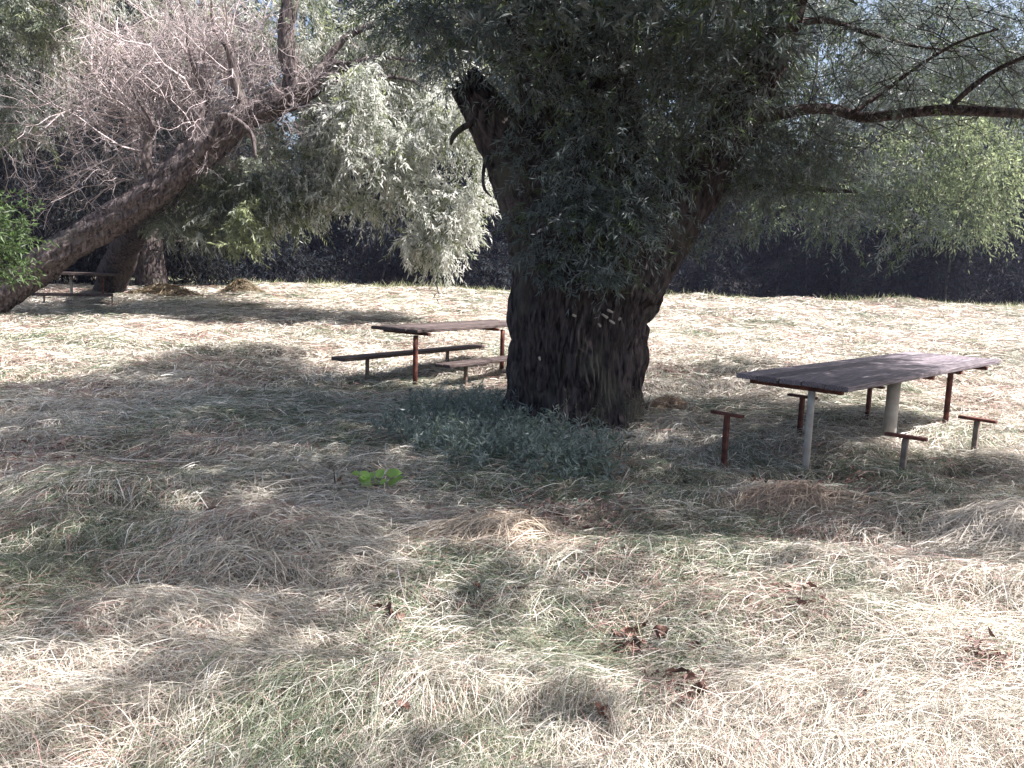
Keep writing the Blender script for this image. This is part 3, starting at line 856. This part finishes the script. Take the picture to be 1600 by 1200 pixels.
u2 = np.array([.58, .815]); u2 /= np.linalg.norm(u2); v2 = np.array([-u2[1], u2[0]]); rz2 = math.atan2(u2[1], u2[0])
S2 = np.array([-1.62, 10.78])
table('picnic_table', 'dark wooden picnic table with rusty legs partly hidden behind the big willow', (S2[0], S2[1], -.03), rz2, 2.75, .85, .81, 4,
      [(.08, -.33, .034), (2.0, -.36, .034), (2.6, -.15, .034)], [M_RUST, M_RUST, M_RUST], [(.2, -.05, .84), (1.75, -.05, .84)], M_TOPD)


def bench(name, label, origin, rz, length, seat_z, legs, m_seat, m_leg, width=.28, thick=.045, leg_h=.3, group='plank benches by the tables'):
    t = empty(name, origin, rz)
    tag(t, label, 'bench', group)
    lpart('seat', planks(length, width, 2, thick, seat_z, .002, .01), m_seat, t)
    for lx in legs:
        a = Acc(); lbox(a, (lx, 0, seat_z - thick - .25), .045, .045, .5); lpart('leg', a, m_leg, t)


pb = S2 + u2 * -.43 + v2 * .62
bench('bench', 'long dark plank bench on the far side of the half hidden table', (pb[0], pb[1], 0), rz2, 3.1, .35, [.55, 2.3], M_TOPD, M_PIPE)
pb = S2 + u2 * .30 + v2 * -.62
bench('bench', 'dark plank bench on the near side, its end behind the willow trunk', (pb[0], pb[1], 0), rz2, 2.5, .32, [.5, 2.1], M_TOPD, M_PIPE)

# far left table and bench
g20 = float(ground_z(-11, 20.4))
c0 = at_depth(50.0, 458.0, 19.6); c1 = at_depth(176.0, 450.0, 20.4)
rz3 = math.atan2(c1[1] - c0[1], c1[0] - c0[0])
bench('bench', 'grey plank bench under the leaning trunk at the far left', (c0[0], c0[1], c0[2] - .36), rz3, float(np.linalg.norm(c1 - c0)), .37, [.25, 1.75], M_TOPD, M_GREY, width=.36, thick=.07)  # shade of the leaning trunk put into the dark seat colour
c0 = at_depth(60.0, 424.0, 21.3); c1 = at_depth(152.0, 418.0, 22.0)
table('picnic_table', 'small grey picnic table behind the bench under the leaning trunk', (c0[0], c0[1], c0[2] - .78), rz3, 1.9, .8, .78, 4, [(.75, -.1, .035), (1.5, 0, .03)], [M_GREY, M_RUST], [(.75, 0, .7)], M_TOPD, thick=.07)  # dark top colour stands in for shade under the leaning trunk

# ------------------------------------------------------------------ hay
STRAW = np.array([(.53, .485, .40), (.62, .585, .515), (.45, .39, .315), (.30, .19, .16), (.27, .275, .19), (.10, .14, .075), (.37, .375, .31)])
GREENS = []
for px, py, r in [(120, 780, .35), (230, 765, .4), (210, 705, .5), (30, 900, .5), (40, 975, .25), (1480, 800, .6), (1440, 745, .4), (960, 860, .4), (715, 900, .2), (430, 1140, .25), (1100, 545, .6), (1110, 640, .6),
                  (850, 740, .8), (1040, 740, .5), (650, 690, .7), (400, 670, .6), (560, 700, .7), (70, 545, .8), (600, 600, .6), (1310, 500, .8), (1400, 620, .5), (900, 1010, .2), (1330, 950, .2), (1180, 850, .3), (260, 470, 2), (480, 455, 2.5), (760, 1170, .2)]:
    p_ = at_height(px, py, 0.0); GREENS.append((p_[0], min(p_[1], 28), r))


REDS = []
for px, py, r in [(315, 546, .5), (1005, 565, .4), (1530, 645, .35), (1210, 765, .3), (820, 835, .3), (1050, 590, .4), (330, 575, .6), (100, 490, 1.2), (1270, 500, .8), (985, 1015, .12), (1060, 1100, .12), (1540, 1052, .1), (1300, 760, .25), (60, 730, .4), (900, 830, .5), (1250, 970, .15), (400, 840, .3), (690, 480, .6), (1460, 590, .4)]:
    p_ = at_height(px, py, 0.0); REDS.append((p_[0], min(p_[1], 27), r))


def hay_colour(x, y, n):
    k = fbm(x * .9, y * .9, 31, 3); k2 = fbm(x * 2.3, y * 2.3, 57, 2); k3 = fbm(x * 1.1 + 9, y * 1.1, 71, 3)
    g = np.zeros(n)
    for hx, hy, r in GREENS: g = np.maximum(g, np.exp(-((x - hx) / r) ** 2 - ((y - hy) / r) ** 2 * .8))
    g = np.clip(g * .75 + np.clip((k - .49) * 2.2, 0, .5), 0, .85)
    brown = np.clip((k3 - .55) * 4, 0, .7)
    for hx, hy, r in REDS: brown = np.maximum(brown, 1.2 * np.exp(-((x - hx) / r) ** 2 - ((y - hy) / r) ** 2 * .8))
    W = np.stack([1.2 * (1 - g), 1.1 * (1 - g), .8 * (1 - g) + brown, .25 + brown * 2.2, .25 + g, g * 2.4, .4 + g], 1)
    cw = np.cumsum(W, 1); r = rng.uniform(size=n) * cw[:, -1]
    i = (r[:, None] > cw).sum(1)
    return STRAW[i] * (1 + .22 * rng.normal(size=(n, 1))) * (0.8 + .4 * k2[:, None])


def strands(acc, x, y, z0, length, width, lift, flow=1.0, seg=3, flat=1.0, cols=None, zfun=ground_z):
    n = len(x)
    th = fbm(x * .45, y * .45, 91, 2) * 5.0 - 2.2
    th = th + rng.normal(size=n) * .8 * flow
    bend = rng.normal(size=n) * .33
    k = np.linspace(-.5, .5, seg + 1)
    ang = th[:, None] + bend[:, None] * k
    dx = np.cos(ang) * length[:, None] * k; dy = np.sin(ang) * length[:, None] * k
    X = x[:, None] + dx; Y = y[:, None] + dy
    tilt = rng.normal(size=n) * .12
    Z = zfun(X, Y) + z0[:, None] + (lift[:, None] * (1 - (2 * k) ** 2)) + tilt[:, None] * length[:, None] * k
    Z = np.maximum(Z, zfun(X, Y) + .002)
    P = np.stack([X, Y, Z], -1)
    sd_ = np.stack([-np.sin(ang), np.cos(ang), rng.normal(size=(n, 1)) * .8 + 0 * ang], -1)
    sd_ = norm(sd_) * (width[:, None] * .5 * np.array([.55] + [1.0] * (seg - 1) + [.3])[None])[..., None]
    V = np.stack([P - sd_, P + sd_], 2).reshape(-1, 3)
    per = (seg + 1) * 2
    fq = np.array([[2 * a, 2 * a + 1, 2 * a + 3, 2 * a + 2] for a in range(seg)])
    Fq = (np.arange(n)[:, None, None] * per + fq[None]).reshape(-1, 4)
    c = np.clip(hay_colour(x, y, n) if cols is None else cols, .015, .8)
    acc.add(V, Fq, np.repeat(c, per, 0))


def scatter(n, y0, y1, power):
    """depths with pdf ~ Y^-power between y0 and y1, across the width of view plus a margin"""
    u_ = rng.uniform(size=n); e = 1 - power
    Y = (y0 ** e + u_ * (y1 ** e - y0 ** e)) ** (1 / e)
    X = rng.uniform(-1, 1, n) * (Y * .74 + 1.2)
    return X, Y


hay = Acc()
X, Y = scatter(720000, 1.9, 30.5, .95)
ok = ~((np.hypot(X - .70, Y - TY) < .72))
X, Y = X[ok], Y[ok]
n = len(X)
layer = rng.uniform(0, 1, n) ** 1.6
strands(hay, X, Y, .005 + layer * (.05 + .07 * fbm(X * .8, Y * .8, 23)), rng.uniform(.30, 1.0, n) ** 2 * (.24 + .018 * Y), np.clip(Y * .00066, .0017, .02) * rng.uniform(.5, 1.4, n), rng.uniform(-.01, .035, n))
X, Y = scatter(130000, 1.9, 14, .9)                        # short dark brown strands lying low under the hay
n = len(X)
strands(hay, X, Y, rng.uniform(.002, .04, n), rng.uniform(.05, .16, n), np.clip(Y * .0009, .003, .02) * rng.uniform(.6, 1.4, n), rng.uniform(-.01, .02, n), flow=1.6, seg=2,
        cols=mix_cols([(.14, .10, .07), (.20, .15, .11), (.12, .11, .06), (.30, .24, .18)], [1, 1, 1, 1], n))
# standing stubble and stems
X, Y = scatter(42000, 1.9, 30, 1.3)
dn = fbm(X * 1.1, Y * 1.1, 44, 2); ok = (dn > .5) & (np.hypot(X - .70, Y - TY) > .75)
X, Y = X[ok], Y[ok]


def blades(acc, X, Y, h, wd, cols, lean_=.45, zfun=ground_z):
    n = len(X)
    B = np.stack([X, Y, zfun(X, Y) - .01], -1)
    d = np.column_stack([rng.normal(size=n) * lean_, rng.normal(size=n) * lean_, np.ones(n)]); d = norm(d)
    bend = rng.normal(size=(n, 3)) * .3; bend[:, 2] = -abs(bend[:, 2]) * .5
    k = np.array([0, .5, 1.0])
    P = B[:, None] + d[:, None] * (h[:, None] * k)[..., None] + bend[:, None] * (h[:, None] * k ** 2)[..., None]
    a = rng.uniform(0, 2 * np.pi, n)
    s_ = np.stack([np.cos(a), np.sin(a) * .4, 0 * a], -1)[:, None] * (wd[:, None] * .5 * np.array([1, .8, .15])[None])[..., None]
    V = np.stack([P - s_, P + s_], 2).reshape(-1, 3)
    Fq = (np.arange(n)[:, None, None] * 6 + np.array([[0, 1, 3, 2], [2, 3, 5, 4]])[None]).reshape(-1, 4)
    acc.add(V, Fq, np.repeat(np.clip(cols, .015, .8), 6, 0))


for hx, hy, r in REDS:                                      # flakes of brown leaf litter lying in clusters
    k = int(np.clip(260 / max(hy, 2.5) * (r / .3) ** 1.2, 25, 160))
    a_ = rng.normal(size=(k, 2)) * np.array([r * .5, r * .4])
    P = np.column_stack([hx + a_[:, 0], hy + a_[:, 1], np.zeros(k)]); P[:, 2] = ground_z(P[:, 0], P[:, 1]) + rng.uniform(.03, .12, k)
    Dn = norm(rng.normal(size=(k, 3)) * np.array([1, 1, .35])); Nn = norm(rng.normal(size=(k, 3)) * .5 + np.array([0, 0, 1]))
    V, fc, c_ = leaves_np(P, Dn, Nn, rng.uniform(.03, .08, k), rng.uniform(.015, .035, k), mix_cols([(.13, .07, .055), (.22, .13, .10), (.08, .05, .04), (.30, .2, .16)], [2, 2, 1, 1], k), .35)
    hay.add(V, fc, c_)
blades(hay, X, Y, rng.uniform(.05, .17, len(X)), np.clip(Y * .0007, .0022, .012), hay_colour(X, Y, len(X)))
tag(hay.build('hay', M_HAY), 'mown straw coloured hay lying strewn over the whole meadow', 'hay', kind='stuff')

# grass standing on the bank's edge and green tufts in the hay
gr = Acc()
n = 24000
X = rng.uniform(-24, 24, n); Y = BANK - .5 + rng.normal(size=n) * 1.5
ok = fbm(X * .5, Y * .5, 12, 2) > .34; X, Y = X[ok], Y[ok]
blades(gr, X, Y, rng.uniform(.12, .5, len(X)) * (.35 + 1.0 * fbm(X * .7, Y * .7, 66, 2) ** 2), rng.uniform(.010, .022, len(X)), mix_cols([(.30, .34, .16), (.20, .26, .09), (.48, .45, .32), (.40, .40, .24)], [2, 1.5, 2, 2], len(X)) * rng.uniform(.7, 1.2, (len(X), 1)))
for hx, hy, r in GREENS:
    k = int(np.clip(900 * r * r / max(hy, 2) * 3, 60, 900))
    X = hx + rng.normal(size=k) * r * .6; Y = hy + rng.normal(size=k) * r * .5
    blades(gr, X, Y, rng.uniform(.04, .15, k), np.clip(Y * .0009, .004, .016), mix_cols([(.10, .15, .05), (.15, .2, .08), (.2, .23, .12)], [2, 2, 1], k), .8)
tag(gr.build('grass', M_HAY), 'green and straw grass standing along the river bank edge and in tufts', 'grass', kind='stuff')

# weeds round the foot of the big willow
wd = Acc()
WPOLY = [(620, 665), (700, 615), (790, 612), (840, 645), (900, 680), (950, 700), (930, 735), (850, 745), (740, 725), (650, 700)]
q = sample_poly(WPOLY, 1300)
q = q + rng.normal(size=q.shape) * np.array([22, 9])
P = at_height(q[:, 0], q[:, 1], .1); P[:, 2] = ground_z(P[:, 0], P[:, 1])
ok = np.hypot(P[:, 0] - .70, P[:, 1] - TY) > .7; P = P[ok]
D = norm(np.column_stack([rng.normal(size=len(P)) * .5, rng.normal(size=len(P)) * .5, np.ones(len(P))]))
sprays(wd, P, D, rng.uniform(.12, .40, len(P)), 13, .07, .018, .3, [(.19, .235, .205), (.25, .285, .26), (.145, .185, .14)], [2, 2, 1], splay=.95, hang=.1, stem=(.12, .11, .08), stem_w=.003)
q = sample_poly([(780, 600), (1010, 640), (1010, 670), (900, 680), (800, 640)], 160)
P = at_height(q[:, 0], q[:, 1], .05); P[:, 2] = ground_z(P[:, 0], P[:, 1])
D = norm(np.column_stack([rng.normal(size=len(P)) * .35, rng.normal(size=len(P)) * .3, np.ones(len(P))]))
sprays(wd, P, D, rng.uniform(.25, .6, len(P)), 8, .06, .012, .15, [(.10, .11, .075), (.16, .14, .11)], [1, 1], splay=.8, hang=.2, stem=(.2, .17, .14), stem_w=.0035)
tag(wd.build('weeds', M_LEAF), 'blue green weeds growing thick round the foot of the big willow', 'weeds', kind='stuff')


# ------------------------------------------------------------------ hay heaps and small things lying about
def heap(px, py, rx, ry, h, n, label, cols):
    c = on_ground(np.array(float(px)), np.array(float(py)))
    a = Acc()
    zf = lambda x, y: ground_z(x, y) + h * np.exp(-((x - c[0]) / rx) ** 2 * 1.5 - ((y - c[1]) / ry) ** 2 * 1.5) * (.8 + .4 * fbm(x * 4, y * 4, 3)) - .02
    r_ = np.sqrt(rng.uniform(size=n)) * 1.15; t_ = rng.uniform(0, 2 * np.pi, n)
    X = c[0] + np.cos(t_) * r_ * rx; Y = c[1] + np.sin(t_) * r_ * ry
    strands(a, X, Y, rng.uniform(0, .06, n), rng.uniform(.15, .45, n), np.clip(Y * .0008, .0035, .02) * rng.uniform(.7, 1.3, n), rng.uniform(-.01, .03, n), cols=mix_cols(cols, [1] * len(cols), n) * rng.uniform(.7, 1.2, (n, 1)), zfun=zf)
    xs = np.linspace(-1.2, 1.2, 14); GX, GY = np.meshgrid(c[0] + xs * rx, c[1] + xs * ry); GZ = zf(GX, GY) - .01
    i, j = np.meshgrid(np.arange(13), np.arange(13), indexing='ij')
    a.add(np.stack([GX, GY, GZ], -1).reshape(-1, 3), np.stack([i * 14 + j, i * 14 + j + 1, (i + 1) * 14 + j + 1, (i + 1) * 14 + j], -1).reshape(-1, 4), np.array(cols[0]) * .5)
    tag(a.build('hay_heap', M_HAY, at=tuple(c)), label, 'hay heap', 'heaps of raked hay')


ST = [(.52, .44, .33), (.42, .33, .25), (.58, .5, .4)]
BR = [(.16, .12, .08), (.24, .19, .12), (.12, .10, .05)]
heap(1240, 805, .5, .2, .10, 1500, 'brownish hay heap in front of the right table\'s front leg', [(.40, .30, .23), (.48, .4, .3), (.3, .22, .17)])
heap(1590, 850, .45, .3, .22, 1800, 'pale sunlit hay heap at the right edge', [(.52, .47, .40), (.6, .54, .46), (.45, .42, .36)])
heap(262, 474, 1.0, .5, .35, 900, 'dark hay heap just right of the far left bench', BR)
heap(378, 476, .6, .4, .42, 700, 'small pointed dark hay heap in the far meadow', BR)
heap(790, 850, .5, .25, .13, 1400, 'sun streaked hay heap in the middle foreground', ST)

heap(1042, 642, .3, .16, .14, 600, 'small orange brown hay pile at the right foot of the big willow', [(.36, .26, .18), (.46, .36, .27), (.26, .17, .11)])
# sprig of fresh green leaves
c = on_ground(np.array(582.0), np.array(778.0))
sg = empty('leafy_sprig', tuple(c)); tag(sg, 'bright green broad leaved sprig lying on the shaded hay', 'sprig')
ac = Acc()
for k in range(15):
    a_ = rng.uniform(0, 2 * np.pi); r_ = rng.uniform(0, .12)
    b = c + np.array([math.cos(a_) * r_ * 1.5, math.sin(a_) * r_ * .6, rng.uniform(.09, .19)])
    d = norm(np.array([math.cos(a_), math.sin(a_) * .6, rng.uniform(-.1, .7)]))
    nrm_ = norm(np.array([rng.normal() * .4, -.7 + rng.normal() * .3, .8]))
    S_ = norm(np.cross(d, nrm_)); N_ = np.cross(S_, d)
    ll = rng.uniform(.06, .10); prof = [(0, 0), (.15, .26), (.4, .4), (.7, .27), (1, 0)]
    top = [b + d * ll * t_ + S_ * ll * w_ + N_ * ll * w_ * .3 for t_, w_ in prof]; bot = [b + d * ll * t_ - S_ * ll * w_ + N_ * ll * w_ * .3 for t_, w_ in prof]
    mid = [b + d * ll * t_ for t_, _ in prof]
    V = np.array(top + mid + bot)
    fc = np.array([[i_, i_ + 1, i_ + 6, i_ + 5] for i_ in range(4)] + [[5 + i_, 6 + i_, 11 + i_, 10 + i_] for i_ in range(4)])
    ac.add(V, fc, np.array([.21, .34, .09]) * rng.uniform(.75, 1.25))
ac.build('leaf_cluster', M_BUSH, sg)
V, fs = tube(np.array([c + np.array([-.16, 0, .05]), c + np.array([0, 0, .1]), c + np.array([.17, .03, .06])]), np.array([.005, .005, .003]), n_len=10, n_rad=6)
a = Acc(); a.add(V, fs, np.array([.12, .16, .06])); a.build('stem', M_TWIG, sg)

# brown dry leaves
PLACES = [(985, 1014), (962, 1012), (1005, 1022), (1030, 1018), (1050, 1095), (1062, 1118), (1082, 1035), (610, 980), (590, 975), (1530, 1052), (1555, 1054), (1220, 1052), (945, 1145), (1230, 970), (630, 1138), (530, 770), (1170, 960), (745, 935), (1345, 1115), (1255, 1075)]
PLACES = PLACES + [(px + rng.normal() * 16, py + rng.normal() * 7) for px, py in PLACES[:7] + PLACES[:9] + PLACES[11:14]]
made = None
for k, (px, py) in enumerate(PLACES):
    c = on_ground(np.array(float(px)), np.array(float(py)))
    if made is None:
        GXY = np.meshgrid(np.linspace(-1, 1, 9), np.linspace(-1, 1, 7)); a_, b_ = GXY
        wv = np.sqrt(np.clip(1 - a_ ** 2, .02, 1))
        LX = a_ * .055; LYv = b_ * wv * .032 + .006 * np.sin(a_ * 5)
        LZ = .022 * (b_ * wv) ** 2 + .018 * a_ ** 2 + .006 * np.sin(a_ * 7 + b_ * 4)
        i, j = np.meshgrid(np.arange(6), np.arange(8), indexing='ij')
        q_ = np.stack([i * 9 + j, i * 9 + j + 1, (i + 1) * 9 + j + 1, (i + 1) * 9 + j], -1).reshape(-1, 4)
        M_DRY = noisy_material('dry_brown_leaf', (.07, .035, .026), (.20, .11, .085), 40, .7, bump=.3)
        made = mesh_np('dry_leaf', np.stack([LX, LYv, LZ], -1).reshape(-1, 3), [q_], M_DRY, smooth_shade=True)
        o = made
    else:
        o = made.copy(); COL.objects.link(o)
    o.location = (c[0], c[1], c[2] + rng.uniform(.055, .085))
    o.rotation_euler = (rng.normal() * .7, rng.normal() * .6, rng.uniform(0, 6.28))
    s_ = rng.uniform(.4, .8); o.scale = (s_, s_, s_)
    tag(o, 'curled brown dry leaf lying on the straw coloured hay in the foreground', 'dry leaf', 'dry brown leaves in the foreground hay')

# fallen sticks
for rows, label, colr, rad in [
        ([(482, 513), (515, 514), (545, 516), (575, 514)], 'dark fallen stick on sunlit hay left of the half hidden table', (.06, .04, .035), .018),
        ([(175, 735), (230, 738), (280, 742), (310, 740)], 'pale bleached stick on the shaded hay at the left', (.5, .45, .38), .009),
        ([(800, 948), (818, 942), (838, 932)], 'short dark twig on the hay in the middle foreground', (.08, .06, .05), .006),
        ([(527, 776), (524, 765), (522, 752)], 'short dark stub standing beside the green sprig', (.06, .05, .04), .007)]:
    q = np.array(rows, float); P = on_ground(q[:, 0], q[:, 1])
    if 'standing' in label: P = P[:1] + np.array([[0, 0, 0], [-.01, 0, .08], [-.02, 0, .16]])
    P = P + np.array([0, 0, .09 if 'standing' not in label else .03]) + rng.normal(size=P.shape) * .005
    V, fs = tube(P, np.linspace(rad, rad * .5, len(P)), n_len=20, n_rad=8)
    a = Acc(); a.add(V, fs, np.array(colr)); tag(a.build('stick', M_TWIG, at=tuple(P[0])), label, 'stick')

# ------------------------------------------------------------------ thin blue volume added to veil and lift the dark tones
def veil_haze():
    x0, x1, y0, y1, z0, z1 = -130, 130, -6, 90, -4, 27.5
    V = np.array([(x, y, z) for x in (x0, x1) for y in (y0, y1) for z in (z0, z1)], float)
    Q = np.array([[0, 1, 3, 2], [4, 6, 7, 5], [0, 4, 5, 1], [2, 3, 7, 6], [0, 2, 6, 4], [1, 5, 7, 3]])
    m = bpy.data.materials.new('veil_air'); m.use_nodes = True
    n, l = m.node_tree.nodes, m.node_tree.links
    n.remove(n['Principled BSDF'])
    pv = n.new('ShaderNodeVolumePrincipled')
    pv.inputs['Color'].default_value = (.66, .70, 1.0, 1)
    pv.inputs['Density'].default_value = .00042
    pv.inputs['Anisotropy'].default_value = .2
    l.new(pv.outputs[0], n['Material Output'].inputs['Volume'])
    tag(mesh_np('veil_haze', V, [Q], m), kind='stuff')


veil_haze()
